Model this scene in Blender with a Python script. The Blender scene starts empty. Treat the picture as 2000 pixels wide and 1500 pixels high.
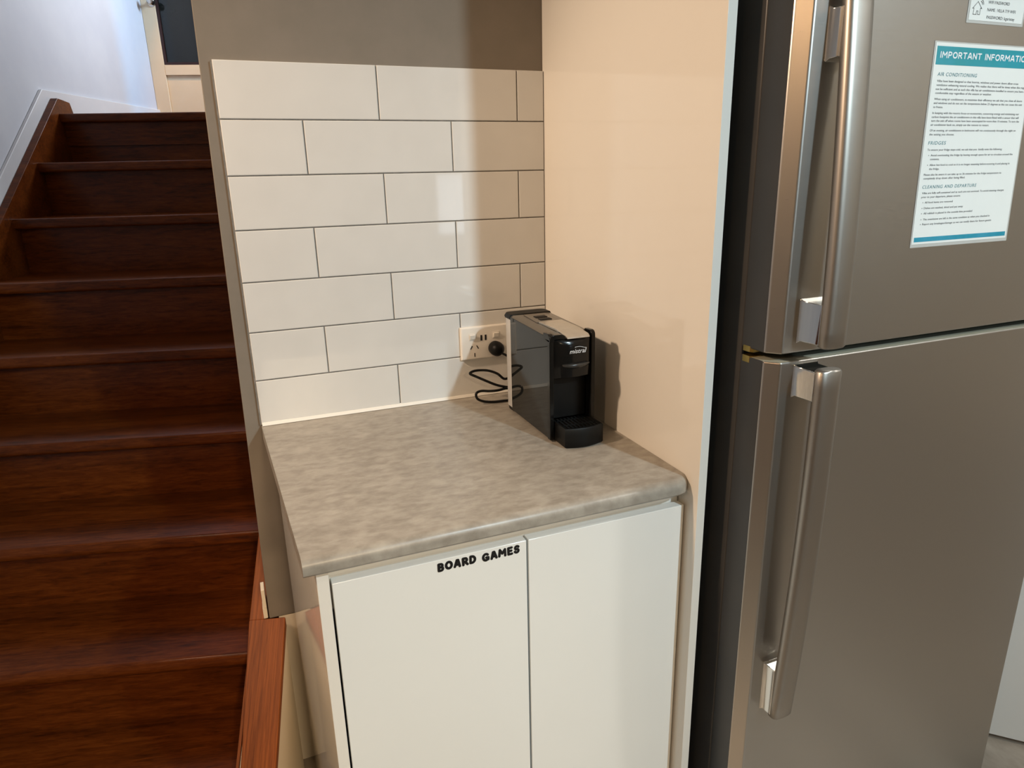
import bpy, bmesh, math, random
from mathutils import Vector, Matrix
random.seed(7)
C = bpy.context.scene.collection
PI = math.pi

# ------------------------------------------------------------------ camera
cd = bpy.data.cameras.new('camera'); cam = bpy.data.objects.new('camera', cd); C.objects.link(cam)
RX = Vector((0.9282818, -0.3711838, -0.0227038)); UP = Vector((0.1278674, 0.2612583, 0.9567623))
FW = Vector((0.3492031, 0.8910481, -0.2899836))
m = Matrix.Identity(4)
for r_ in range(3):
    m[r_][0] = RX[r_]; m[r_][1] = UP[r_]; m[r_][2] = -FW[r_]
m.translation = Vector((-0.669774, -1.474797, 1.397064))
cam.matrix_world = m
cd.sensor_fit = 'HORIZONTAL'; cd.sensor_width = 36.0; cd.lens = 36.0 * 1329.896 / 2000.0
cd.clip_start = 0.02; cd.clip_end = 60
bpy.context.scene.camera = cam

# ------------------------------------------------------------------ world, exposure, lights
sc = bpy.context.scene
sc.view_settings.view_transform = 'Standard'; sc.view_settings.look = 'None'
sc.view_settings.gamma = 1.0; sc.view_settings.use_curve_mapping = False
sc.view_settings.exposure = -0.04
w = bpy.data.worlds.new('world'); sc.world = w; w.use_nodes = True
w.node_tree.nodes['Background'].inputs[0].default_value = (0.55, 0.62, 0.8, 1)
w.node_tree.nodes['Background'].inputs[1].default_value = 0.03

PHI = 0.26049726                       # the stair flight runs 15 degrees off the kitchen wall
SO = Vector((-0.7, 0, 0))
SU = Vector((math.sin(PHI), math.cos(PHI), 0)); SN = Vector((math.cos(PHI), -math.sin(PHI), 0))
def ST(w_, s, z): return SO + s * SU + w_ * SN + Vector((0, 0, z))

def lamp(name, kind, loc, power, col, size=0.05, target=None, angle=None, blend=0.3, size_y=None):
    ld = bpy.data.lights.new(name, kind); ld.energy = power; ld.color = col
    if kind == 'AREA':
        ld.size = size
        if size_y: ld.shape = 'RECTANGLE'; ld.size_y = size_y
    else: ld.shadow_soft_size = size
    if kind == 'SPOT': ld.spot_size = math.radians(angle); ld.spot_blend = blend
    o = bpy.data.objects.new(name, ld); C.objects.link(o); o.location = loc
    if target is not None:
        d = Vector(target) - Vector(loc); o.rotation_euler = d.to_track_quat('-Z', 'Y').to_euler()
    return o
lamp('kitchen_downlight', 'SPOT', (0.505, -2.42, 2.40), 130, (0.72, 0.90, 0.98), 0.045, (-0.30, -0.30, 0.55), 84, 1.0)
lamp('entry_spotlight', 'SPOT', (-1.72, -0.45, 2.20), 106, (1.0, 0.72, 0.49), 0.06, (0.0, -0.42, 0.85), 70, 0.7)
lamp('left_wall_fill', 'SPOT', (-2.10, -2.35, 2.38), 34, (1.0, 0.62, 0.32), 0.06, (-1.9, -2.2, 0.0), 160, 0.5)  # added lamp: warm wall glow for the fridge edge to reflect
lamp('low_front_fill', 'SPOT', (-0.35, -3.90, 2.40), 250, (1.0, 0.76, 0.48), 0.12, (-0.66, 0.0, 0.10), 28, 1.0)  # added fill aimed low at the cream stair side and cabinet
lamp('cool_front_fill', 'SPOT', (0.92, -3.90, 2.40), 80, (0.66, 0.89, 1.0), 0.12, (0.1, -0.6, 0.5), 70, 1.0)  # added cool fill from the front for doors, worktop and tiles
lamp('pantry_fill', 'SPOT', (1.35, -1.70, 2.40), 60, (1.0, 0.96, 0.88), 0.06, (1.2, -1.3, 0), 130, 0.8)  # added fill to lift the white pantry cabinet
lamp('right_wall_fill', 'SPOT', (2.75, -3.30, 2.40), 36, (1.0, 0.93, 0.82), 0.06, (2.9, -3.2, 0), 150, 0.6)  # added wall wash, brightens what the fridge doors reflect
lamp('landing_downlight', 'SPOT', ST(-0.45, 2.15, 3.5), 75, (1.0, 0.50, 0.12), 0.05, ST(-0.50, 2.9, 1.9), 40, 0.3)
lamp('landing_window_light', 'AREA', ST(-0.05, 2.45, 2.6), 20, (0.85, 0.91, 1.0), 0.35, ST(-1.05, 1.5, 2.1))
lamp('landing_side_glow', 'SPOT', ST(1.0, 2.2, 2.9), 82, (0.06, 0.50, 1.0), 0.03, ST(-1.05, 2.6, 2.1), 60, 0.25)

# ------------------------------------------------------------------ materials
def mat(name, col, rough=0.5, metal=0.0, spec=0.5, coat=0.0, coat_rough=0.05, trans=0.0, ior=1.45, alpha=1.0):
    mt = bpy.data.materials.new(name); mt.use_nodes = True
    b = mt.node_tree.nodes['Principled BSDF']
    b.inputs['Base Color'].default_value = (*col, 1); b.inputs['Roughness'].default_value = rough
    b.inputs['Metallic'].default_value = metal; b.inputs['Specular IOR Level'].default_value = spec
    b.inputs['Coat Weight'].default_value = coat; b.inputs['Coat Roughness'].default_value = coat_rough
    b.inputs['Transmission Weight'].default_value = trans; b.inputs['IOR'].default_value = ior
    b.inputs['Alpha'].default_value = alpha
    return mt
def noise_mix(mt, c1, c2, scale=(1, 1, 1), nscale=5, detail=6, rough=0.6, lo=0.35, hi=0.65, bump=0.0, rot=0.0, c3=None):
    nt = mt.node_tree; N = nt.nodes; L = nt.links; b = N['Principled BSDF']
    tc = N.new('ShaderNodeTexCoord'); mp = N.new('ShaderNodeMapping'); mp.inputs['Scale'].default_value = scale
    mp.inputs['Rotation'].default_value = (0, 0, rot)
    n = N.new('ShaderNodeTexNoise'); n.inputs['Scale'].default_value = nscale; n.inputs['Detail'].default_value = detail
    n.inputs['Roughness'].default_value = rough
    cr = N.new('ShaderNodeValToRGB'); cr.color_ramp.elements[0].position = lo; cr.color_ramp.elements[1].position = hi
    cr.color_ramp.elements[0].color = (*c1, 1); cr.color_ramp.elements[1].color = (*c2, 1)
    if c3: e = cr.color_ramp.elements.new((lo + hi) / 2); e.color = (*c3, 1)
    L.new(tc.outputs['Object'], mp.inputs['Vector']); L.new(mp.outputs[0], n.inputs['Vector'])
    L.new(n.outputs['Fac'], cr.inputs[0]); L.new(cr.outputs[0], b.inputs['Base Color'])
    if bump:
        bp = N.new('ShaderNodeBump'); bp.inputs['Strength'].default_value = bump; bp.inputs['Distance'].default_value = 0.002
        L.new(n.outputs['Fac'], bp.inputs['Height']); L.new(bp.outputs[0], b.inputs['Normal'])
    return mt
M = {}
M['tile'] = noise_mix(mat('glossy white tile', (.74, .73, .70), 0.045, coat=0.25), (.725, .715, .685), (.755, .745, .715), nscale=9, detail=2)
M['grout'] = noise_mix(mat('grey grout', (.2, .19, .17), 0.9), (.17, .16, .14), (.24, .22, .2), nscale=80)
M['silicone'] = mat('white sealant', (.82, .80, .74), 0.35)
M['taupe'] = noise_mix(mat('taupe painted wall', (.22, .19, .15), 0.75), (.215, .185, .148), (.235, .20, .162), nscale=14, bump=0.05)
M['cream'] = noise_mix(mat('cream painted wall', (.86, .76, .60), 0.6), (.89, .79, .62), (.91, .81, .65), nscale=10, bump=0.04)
M['lilac'] = noise_mix(mat('pale stairwell wall', (.62, .63, .68), 0.8), (.60, .61, .66), (.65, .66, .70), nscale=4, bump=0.05)
M['ceil'] = noise_mix(mat('ceiling paint', (.78, .76, .72), 0.9), (.76, .74, .7), (.8, .78, .74), nscale=6)
M['laminate'] = noise_mix(mat('white melamine', (.80, .80, .78), 0.12, coat=0.15), (.795, .80, .775), (.81, .815, .79), nscale=3)
M['panel'] = noise_mix(mat('glossy white melamine panel', (.80, .77, .71), 0.07, coat=0.2), (.795, .765, .705), (.805, .775, .715), nscale=3)
M['skirt'] = noise_mix(mat('white gloss skirting', (.72, .72, .74), 0.35), (.70, .70, .72), (.74, .74, .76), nscale=5)
M['counter'] = mat('grey concrete look laminate', (.3, .28, .25), 0.33, coat=0.0)
def counter_nodes(mt):
    nt = mt.node_tree; N = nt.nodes; L = nt.links; b = N['Principled BSDF']
    tc = N.new('ShaderNodeTexCoord')
    mp = N.new('ShaderNodeMapping'); mp.inputs['Scale'].default_value = (1, 1.8, 1)
    L.new(tc.outputs['Object'], mp.inputs[0])
    n1 = N.new('ShaderNodeTexNoise'); n1.inputs['Scale'].default_value = 17; n1.inputs['Detail'].default_value = 8; n1.inputs['Roughness'].default_value = 0.7; n1.inputs['Distortion'].default_value = 0.4
    n2 = N.new('ShaderNodeTexNoise'); n2.inputs['Scale'].default_value = 45; n2.inputs['Detail'].default_value = 5
    c1 = N.new('ShaderNodeValToRGB'); c1.color_ramp.elements[0].position = .3; c1.color_ramp.elements[1].position = .72
    c1.color_ramp.elements[0].color = (.29, .26, .22, 1); c1.color_ramp.elements[1].color = (.40, .37, .32, 1)
    c2 = N.new('ShaderNodeValToRGB'); c2.color_ramp.elements[0].position = .3; c2.color_ramp.elements[1].position = .62
    c2.color_ramp.elements[0].color = (.72, .7, .68, 1); c2.color_ramp.elements[1].color = (1.05, 1.05, 1.05, 1)
    mx = N.new('ShaderNodeMixRGB'); mx.blend_type = 'MULTIPLY'; mx.inputs[0].default_value = 0.8
    L.new(mp.outputs[0], n1.inputs['Vector']); L.new(mp.outputs[0], n2.inputs['Vector'])
    L.new(n1.outputs['Fac'], c1.inputs[0]); L.new(n2.outputs['Fac'], c2.inputs[0])
    L.new(c1.outputs[0], mx.inputs[1]); L.new(c2.outputs[0], mx.inputs[2]); L.new(mx.outputs[0], b.inputs['Base Color'])
counter_nodes(M['counter'])
def wood(name, sc_, dark, mid, light, rough=0.33, coat=0.08):
    mt = mat(name, mid, rough, spec=.22, coat=coat, coat_rough=0.15)
    nt = mt.node_tree; N = nt.nodes; L = nt.links; b = N['Principled BSDF']
    tc = N.new('ShaderNodeTexCoord')
    mp = N.new('ShaderNodeMapping'); mp.inputs['Scale'].default_value = sc_
    L.new(tc.outputs['Object'], mp.inputs[0])
    n1 = N.new('ShaderNodeTexNoise'); n1.inputs['Scale'].default_value = 14; n1.inputs['Detail'].default_value = 7; n1.inputs['Roughness'].default_value = .65; n1.inputs['Distortion'].default_value = .6
    n2 = N.new('ShaderNodeTexNoise'); n2.inputs['Scale'].default_value = 2.2; n2.inputs['Detail'].default_value = 3
    n3 = N.new('ShaderNodeTexNoise'); n3.inputs['Scale'].default_value = 60; n3.inputs['Detail'].default_value = 3
    for n in (n1, n2, n3): L.new(mp.outputs[0], n.inputs['Vector'])
    c1 = N.new('ShaderNodeValToRGB'); c1.color_ramp.elements[0].position = .36; c1.color_ramp.elements[1].position = .66
    c1.color_ramp.elements[0].color = (*dark, 1); c1.color_ramp.elements[1].color = (*light, 1)
    e = c1.color_ramp.elements.new(.5); e.color = (*mid, 1)
    ad = N.new('ShaderNodeMath'); ad.operation = 'MULTIPLY_ADD'; ad.inputs[1].default_value = 2.2
    sb = N.new('ShaderNodeMath'); sb.operation = 'MULTIPLY_ADD'; sb.inputs[1].default_value = .35
    L.new(n2.outputs['Fac'], ad.inputs[0]); L.new(n1.outputs['Fac'], sb.inputs[0]); L.new(n3.outputs['Fac'], ad.inputs[2])
    sb2 = N.new('ShaderNodeMath'); sb2.operation = 'MULTIPLY'; sb2.inputs[1].default_value = .14
    L.new(ad.outputs[0], sb2.inputs[0]); L.new(sb2.outputs[0], sb.inputs[2])
    sb.inputs[1].default_value = .55
    L.new(sb.outputs[0], c1.inputs[0]); L.new(c1.outputs[0], b.inputs['Base Color'])
    bp = N.new('ShaderNodeBump'); bp.inputs['Strength'].default_value = .12; bp.inputs['Distance'].default_value = .001
    L.new(n3.outputs['Fac'], bp.inputs['Height']); L.new(bp.outputs[0], b.inputs['Normal'])
    return mt
WD, WM, WL = (.042, .009, .001), (.115, .025, .0028), (.19, .048, .007)
M['wood_w'] = wood('red brown stair timber across', (1.0, 8, 8), WD, WM, WL)
M['wood_s'] = wood('red brown stringer timber', (13, .35, .4), (.11, .026, .005), (.25, .068, .014), (.37, .11, .026), 0.45, 0.0)
M['floor'] = noise_mix(mat('grey brown vein vinyl floor', (.2, .17, .14), 0.3), (.20, .165, .13), (.48, .42, .35), scale=(1.6, .8, 1), nscale=4.5, detail=9, rough=0.62, lo=.3, hi=.72)
def metal(name, col, rough, sx, amt=.05):
    mt = mat(name, col, rough, 1.0)
    nt = mt.node_tree; N = nt.nodes; L = nt.links; b = N['Principled BSDF']
    tc = N.new('ShaderNodeTexCoord'); mp = N.new('ShaderNodeMapping'); mp.inputs['Scale'].default_value = sx
    n = N.new('ShaderNodeTexNoise'); n.inputs['Scale'].default_value = 40; n.inputs['Detail'].default_value = 3
    mr = N.new('ShaderNodeMapRange'); mr.inputs['To Min'].default_value = rough - amt; mr.inputs['To Max'].default_value = rough + amt
    L.new(tc.outputs['Object'], mp.inputs[0]); L.new(mp.outputs[0], n.inputs['Vector']); L.new(n.outputs['Fac'], mr.inputs[0]); L.new(mr.outputs[0], b.inputs['Roughness'])
    return mt
M['steel'] = metal('brushed stainless steel', (.49, .475, .45), .37, (1, 1, 30))
M['handle_steel'] = metal('brushed handle steel', (.40, .37, .335), .40, (1, 1, 30))
M['steel_edge'] = metal('brushed stainless edge', (.62, .58, .53), .30, (1, 1, 30))
M['chrome'] = metal('polished chrome', (.8, .8, .78), .07, (1, 1, 1), .02)
M['fridge_body'] = noise_mix(mat('dark grey fridge side', (.05, .045, .04), .28), (.045, .04, .036), (.055, .05, .044), nscale=8)
M['door_side'] = noise_mix(mat('dark charcoal door side', (.035, .036, .037), .35), (.033, .034, .036), (.04, .04, .041), nscale=8)
M['blackplastic'] = noise_mix(mat('matte black plastic', (.008, .008, .008), .45, spec=.22), (.004, .004, .004), (.006, .006, .0055), nscale=20)
M['blackgloss'] = noise_mix(mat('gloss black plastic', (.006, .006, .006), .14, spec=.35), (.005, .005, .005), (.007, .007, .0065), nscale=20)
M['mirrorgrey'] = noise_mix(mat('high gloss grey side panel', (.02, .02, .02), .03, spec=.36, coat=.0, coat_rough=.02, ior=1.45), (.010, .011, .011), (.013, .014, .014), nscale=3)
M['silver'] = noise_mix(mat('silver plastic lid', (.6, .58, .54), .22, .9), (.58, .56, .52), (.64, .62, .58), nscale=60)
M['satin'] = noise_mix(mat('satin grey top', (.20, .18, .16), .25, .6), (.19, .17, .15), (.22, .2, .17), nscale=10)
M['satinblack'] = noise_mix(mat('satin black spout', (.02, .02, .02), .22, spec=.8), (.02, .02, .02), (.024, .024, .023), nscale=20)
M['clear'] = noise_mix(mat('clear milky plastic tank', (.85, .84, .82), .10, trans=.45, ior=1.3), (.74, .73, .71), (.8, .79, .77), nscale=4)
M['outlet'] = noise_mix(mat('white outlet plastic', (.84, .80, .73), .25), (.83, .79, .72), (.86, .82, .75), nscale=10)
M['dark'] = noise_mix(mat('dark recess', (.01, .01, .01), .7), (.008, .008, .008), (.014, .013, .012), nscale=10)
M['ink'] = noise_mix(mat('black vinyl lettering', (.006, .006, .007), .4), (.005, .005, .006), (.009, .009, .009), nscale=10)
M['paper'] = noise_mix(mat('laminated white paper', (.82, .83, .80), .2, coat=.25), (.81, .82, .79), (.84, .85, .82), nscale=8)
M['laminate_film'] = noise_mix(mat('laminating film margin', (.52, .51, .48), .12), (.5, .49, .46), (.54, .53, .5), nscale=8)
M['teal'] = noise_mix(mat('teal print', (.012, .30, .36), .2, coat=.2), (.010, .29, .33), (.015, .31, .40), nscale=20)
M['bluebar'] = noise_mix(mat('blue print', (.035, .29, .42), .2, coat=.2), (.02, .27, .38), (.05, .32, .46), nscale=20)
M['tealtext'] = noise_mix(mat('teal heading print', (.02, .17, .21), .4), (.02, .16, .2), (.025, .18, .22), nscale=20)
M['greytext'] = noise_mix(mat('dark grey print', (.05, .05, .055), .5), (.045, .045, .05), (.06, .06, .065), nscale=20)
M['white'] = noise_mix(mat('white print', (.85, .85, .85), .4), (.84, .84, .84), (.87, .87, .87), nscale=20)
M['brass'] = metal('yellow zinc metal', (.55, .38, .12), .35, (1, 1, 1))
M['sheen'] = noise_mix(mat('pale door seal', (.36, .34, .26), .5), (.34, .32, .24), (.38, .36, .28), nscale=20)  # pale tone on the fridge door tops stands in for reflected light
M['darkglass'] = noise_mix(mat('dark night glass', (.008, .011, .011), .08), (.008, .010, .010), (.011, .014, .013), nscale=2)
M['brownframe'] = noise_mix(mat('dark brown beading', (.03, .010, .008), .4), (.025, .008, .007), (.035, .012, .01), nscale=20)
M['doorpaint'] = noise_mix(mat('cream door paint', (.80, .64, .43), .45), (.79, .63, .42), (.82, .655, .445), nscale=6)
M['knob'] = metal('satin nickel', (.6, .55, .5), .22, (1, 1, 1))

# ------------------------------------------------------------------ helpers
def empty(name, loc=(0, 0, 0), label=None, cat=None, group=None, rz=0):
    o = bpy.data.objects.new(name, None); C.objects.link(o); o.location = loc; o.rotation_euler = (0, 0, rz)
    o.empty_display_size = 0.05
    if label: o['label'] = label
    if cat: o['category'] = cat
    if group: o['group'] = group
    return o
def link(name, bm, ms, parent=None, off=None, bevel=0, seg=2, smooth=False, loc=None, ang=40, rz=0):
    """bmesh in the frame of the parent's origin when off is None, else world coords minus off"""
    if off is not None: bmesh.ops.translate(bm, vec=-Vector(off), verts=bm.verts)
    bmesh.ops.recalc_face_normals(bm, faces=bm.faces)
    me = bpy.data.meshes.new(name); bm.to_mesh(me); bm.free()
    if not isinstance(ms, (list, tuple)): ms = [ms]
    for x in ms: me.materials.append(x)
    o = bpy.data.objects.new(name, me); C.objects.link(o)
    if parent: o.parent = parent
    if loc is not None: o.location = loc
    if rz: o.rotation_euler = (0, 0, rz)
    if bevel:
        b = o.modifiers.new('bevel', 'BEVEL'); b.width = bevel; b.segments = seg; b.limit_method = 'ANGLE'; b.angle_limit = math.radians(35)
        b.harden_normals = True
    if smooth or bevel:
        for p in me.polygons: p.use_smooth = True
        try: me.set_sharp_from_angle(angle=math.radians(ang))
        except Exception: pass
    return o
def struct(o): o['kind'] = 'structure'; return o
def box(bm, x0, x1, y0, y1, z0, z1, mi=0):
    v = [bm.verts.new((x, y, z)) for z in (z0, z1) for y in (y0, y1) for x in (x0, x1)]
    for f in ((0, 2, 3, 1), (4, 5, 7, 6), (0, 1, 5, 4), (2, 6, 7, 3), (0, 4, 6, 2), (1, 3, 7, 5)):
        bm.faces.new([v[i] for i in f]).material_index = mi
    return v
def prism(bm, pts, z0, z1, mi=0):
    a = [bm.verts.new((x, y, z0)) for x, y in pts]; b = [bm.verts.new((x, y, z1)) for x, y in pts]
    n = len(pts)
    bm.faces.new(a[::-1]).material_index = mi; bm.faces.new(b).material_index = mi
    for i in range(n): bm.faces.new((a[i], a[(i + 1) % n], b[(i + 1) % n], b[i])).material_index = mi
def loft(bm, rings, mi=0, caps=True):
    R = [[bm.verts.new(p) for p in r] for r in rings]; n = len(R[0])
    for i in range(len(R) - 1):
        for j in range(n): bm.faces.new((R[i][j], R[i][(j + 1) % n], R[i + 1][(j + 1) % n], R[i + 1][j])).material_index = mi
    if caps:
        bm.faces.new(R[0][::-1]).material_index = mi; bm.faces.new(R[-1]).material_index = mi
def sideprism(bm, pts, x0, x1, mi=0):         # outline in (y,z), extruded along x
    loft(bm, [[(x0, y, z) for y, z in pts], [(x1, y, z) for y, z in pts]], mi)
def B(): return bmesh.new()
def cyl(bm, c, r, h, axis='z', n=32, r2=None, mi=0):
    r2 = r if r2 is None else r2; rings = []
    for t, rr in ((0, r), (h, r2)):
        ring = []
        for k in range(n):
            a = 2 * PI * k / n; p, q = rr * math.cos(a), rr * math.sin(a)
            ring.append({'z': (c[0] + p, c[1] + q, c[2] + t), 'y': (c[0] + p, c[1] + t, c[2] + q), 'x': (c[0] + t, c[1] + p, c[2] + q)}[axis])
        rings.append(ring)
    loft(bm, rings, mi)
def lathe(bm, c, prof, axis='y', n=32, mi=0):
    rings = []
    for t, r in prof:
        ring = []
        for k in range(n):
            a = 2 * PI * k / n; p, q = r * math.cos(a), r * math.sin(a)
            ring.append((c[0] + p, c[1] + t, c[2] + q) if axis == 'y' else (c[0] + p, c[1] + q, c[2] + t))
        rings.append(ring)
    loft(bm, rings, mi)
def tube(bm, pts, r, n=12, sub=6):
    P = [Vector(p) for p in pts]; Q = []
    for i in range(len(P) - 1):
        p0 = P[max(i - 1, 0)]; p1 = P[i]; p2 = P[i + 1]; p3 = P[min(i + 2, len(P) - 1)]
        for k in range(sub):
            t = k / sub
            Q.append(.5 * ((2 * p1) + (-p0 + p2) * t + (2 * p0 - 5 * p1 + 4 * p2 - p3) * t * t + (-p0 + 3 * p1 - 3 * p2 + p3) * t ** 3))
    Q.append(P[-1]); rings = []; up = Vector((0, 0, 1)); prev = None
    for i, q in enumerate(Q):
        d = (Q[min(i + 1, len(Q) - 1)] - Q[max(i - 1, 0)]).normalized()
        if prev is None:
            a = d.cross(up); a = a if a.length > .1 else d.cross(Vector((1, 0, 0)))
        else: a = prev - d * prev.dot(d)
        a.normalize(); prev = a; b = d.cross(a)
        rings.append([tuple(q + r * (math.cos(2 * PI * k / n) * a + math.sin(2 * PI * k / n) * b)) for k in range(n)])
    loft(bm, rings)
def text_bm(bm, s, x, z, height=None, width=None, y=0.0, depth=0.0003, bold=0.0, mi=0, shear=0, spacing=1.0, xf=None, clipx=None):
    cu = bpy.data.curves.new('lettering', 'FONT'); cu.body = s; cu.size = 1.0; cu.offset = bold; cu.shear = shear
    cu.space_character = spacing; cu.resolution_u = 3
    o = bpy.data.objects.new('lettering', cu); C.objects.link(o)
    dg = bpy.context.evaluated_depsgraph_get(); me = bpy.data.meshes.new_from_object(o.evaluated_get(dg))
    xs = [v.co.x for v in me.vertices]; x0, x1 = min(xs), max(xs)
    zs = height / 0.72 if height else None
    xs_ = width / (x1 - x0) if width else zs
    if zs is None: zs = xs_
    tmp = bmesh.new(); tmp.from_mesh(me)
    for v in tmp.verts:
        a, b = (v.co.x - x0) * xs_, v.co.y * zs
        if xf: a, b = xf(a, b)
        v.co = Vector((x + a, y, z + b))
    if clipx is not None:
        g = [f for f in tmp.faces if max(v.co.x for v in f.verts) > clipx]
        bmesh.ops.delete(tmp, geom=g, context='FACES')
    r = bmesh.ops.extrude_face_region(tmp, geom=tmp.faces[:])
    for e in r['geom']:
        if isinstance(e, bmesh.types.BMVert): e.co.y -= depth
    for f in tmp.faces: f.material_index = mi
    me2 = bpy.data.meshes.new('lettering'); tmp.to_mesh(me2); tmp.free()
    n0 = len(bm.faces); bm.from_mesh(me2); bm.faces.ensure_lookup_table()
    for f in bm.faces[n0:]: f.material_index = mi
    bpy.data.objects.remove(o); bpy.data.meshes.remove(me); bpy.data.meshes.remove(me2); bpy.data.curves.remove(cu)

def ell(cx, cy, rx, ry, a0=0, a1=360, n=18):
    return [(cx + rx * math.cos(math.radians(a0 + (a1 - a0) * k / n)), cy + ry * math.sin(math.radians(a0 + (a1 - a0) * k / n))) for k in range(n + 1)]
GL = {'I': (0.0, [[(0, 0), (0, 1)]]), 'O': (.86, [ell(.43, .5, .43, .5)]), 'A': (.78, [[(0, 0), (.30, 1), (.48, 1), (.78, 0)], [(.14, .30), (.64, .30)]]),
      'B': (.62, [[(0, 0), (0, 1)], [(0, 1), (.30, 1)] + ell(.30, .76, .27, .24, 90, -90, 8) + [(.02, .52)], [(.30, .52)] + ell(.32, .26, .30, .26, 90, -90, 8) + [(0, 0)]]),
      'R': (.66, [[(0, 0), (0, 1)], [(0, 1), (.32, 1)] + ell(.32, .74, .28, .26, 90, -90, 8) + [(.02, .48)], [(.28, .48), (.66, 0)]]),
      'P': (.62, [[(0, 0), (0, 1)], [(0, 1), (.32, 1)] + ell(.32, .72, .30, .28, 90, -90, 8) + [(.02, .44)]]),
      'D': (.70, [[(0, 0), (0, 1)], [(0, 1), (.22, 1)] + ell(.22, .5, .48, .5, 90, -90, 12) + [(0, 0)]]),
      'G': (.82, [ell(.43, .5, .43, .5, 48, 315, 16) + [(.82, .12), (.82, .44), (.50, .44)]]),
      'M': (.98, [[(0, 0), (.08, 1), (.49, .38), (.90, 1), (.98, 0)]]), 'E': (.56, [[(.56, 1), (0, 1), (0, 0), (.56, 0)], [(0, .51), (.48, .51)]]),
      'F': (.54, [[(.54, 1), (0, 1), (0, 0)], [(0, .50), (.46, .50)]]),
      'S': (.62, [ell(.33, .74, .29, .26, 35, 250, 10) + ell(.30, .27, .31, .27, 70, -150, 12)]),
      'T': (.70, [[(0, 1), (.70, 1)], [(.35, 1), (.35, 0)]]), 'N': (.72, [[(0, 0), (0, 1), (.72, 0), (.72, 1)]]), ' ': (.30, [])}
def stroke_text(bm, word, x, z, height, width, y, t, gap, tilt=None, rise=None, depth=.0003, squash=1.0):
    # rounded-stroke capitals; t is the stroke weight as a share of the height
    adv = [GL[c][0] * squash + t + gap for c in word]; tot = sum(adv) - gap; u = width / tot; h = height; xx = 0
    for k, c in enumerate(word):
        an = tilt[k] if tilt else 0; dz = rise[k] if rise else 0
        for pl_ in GL[c][1]:
            P = []
            for a, b in pl_:
                a2 = (xx + t / 2 + a * squash) * u; b2 = (t / 2 + b * (1 - t)) * h
                P.append(Vector((x + a2 - an * (b2 - h / 2), z + dz + b2 + an * (a * u - h / 2))))
            r_ = t / 2 * (u + h) / 2
            for i in range(len(P) - 1):
                a, b = P[i], P[i + 1]; d = b - a
                if d.length < 1e-7: continue
                al = math.atan2(d.y, d.x); out = []
                for q in range(7): th = al + PI / 2 + PI * q / 6; out.append((a.x + r_ * math.cos(th), a.y + r_ * math.sin(th)))
                for q in range(7): th = al - PI / 2 + PI * q / 6; out.append((b.x + r_ * math.cos(th), b.y + r_ * math.sin(th)))
                yf = y - depth - (i % 5) * 8e-6 - (GL[c][1].index(pl_) % 3) * 4e-5
                A1 = [bm.verts.new((px, yf, pz)) for px, pz in out]; B1 = [bm.verts.new((px, y, pz)) for px, pz in out]
                bm.faces.new(A1); bm.faces.new(B1[::-1]); n_ = len(out)
                for q in range(n_): bm.faces.new((A1[q], B1[q], B1[(q + 1) % n_], A1[(q + 1) % n_]))
        xx += adv[k]

# ------------------------------------------------------------------ stairs data (w across, s along, z up)
G, S0, Z0, OV, RISE = 0.23673555, 1.64586936, 1.67872773, 0.04027, 0.19
SL = RISE / G
def zl(s): return Z0 + (s - S0) * SL
WLW = -1.052                                  # face of the pale left wall

# ------------------------------------------------------------------ room shell
bm = B(); box(bm, -4.5, 3.2, -5.2, 4.5, -.05, 0); struct(link('floor', bm, M['floor']))
bm = B(); prism(bm, [(-4.5, -5.2), (3.2, -5.2), (3.2, .02), (-.7, .02), (-2.4, .4), (-4.5, .4)], 2.45, 2.5); struct(link('ceiling', bm, M['ceil']))
# back wall of the nook: its left end leans with the stair wall, bottom end sits on the stringer
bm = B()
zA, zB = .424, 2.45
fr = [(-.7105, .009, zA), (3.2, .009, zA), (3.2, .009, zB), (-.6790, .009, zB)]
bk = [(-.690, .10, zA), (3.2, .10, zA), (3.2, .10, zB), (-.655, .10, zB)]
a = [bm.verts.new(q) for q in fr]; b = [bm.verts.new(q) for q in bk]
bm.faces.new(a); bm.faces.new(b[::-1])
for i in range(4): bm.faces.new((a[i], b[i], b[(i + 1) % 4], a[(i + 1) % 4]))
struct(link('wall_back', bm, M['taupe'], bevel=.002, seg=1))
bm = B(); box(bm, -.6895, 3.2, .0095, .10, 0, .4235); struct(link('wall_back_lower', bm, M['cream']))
def stair_obj(name, bm, ms, **k): return link(name, bm, ms, loc=SO, rz=-PHI, **k)
bm = B(); box(bm, .035, .13, .13, 1.75, 0, 4.2); struct(stair_obj('wall_stair', bm, M['cream']))
bm = B(); box(bm, WLW - .1, WLW, -5.5, 3.1, 0, 4.2); struct(stair_obj('wall_left', bm, M['lilac']))
bm = B(); box(bm, WLW - .1, 1.3, 2.905, 3.0, 0, 4.2); struct(stair_obj('wall_landing', bm, M['doorpaint']))
bm = B(); box(bm, WLW - .1, 1.3, .25, 3.1, 4.2, 4.25); struct(stair_obj('ceiling_stairwell', bm, M['ceil']))
bm = B(); box(bm, WLW, .035, .2, .28, 2.5, 4.2); struct(stair_obj('wall_header', bm, M['ceil']))
bm = B(); box(bm, .30, .38, 1.76, 2.28, Z0, 4.2); struct(stair_obj('landing_light_blocker', bm, M['lilac']))  # unseen, added to cut the blue landing light to a sharp edge
bm = B(); box(bm, -4.5, 3.2, -5.3, -5.2, 0, 2.5); struct(link('wall_front', bm, M['cream']))
bm = B(); box(bm, 3.2, 3.3, -5.2, .1, 0, 2.5); struct(link('wall_right', bm, M['cream']))
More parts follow.
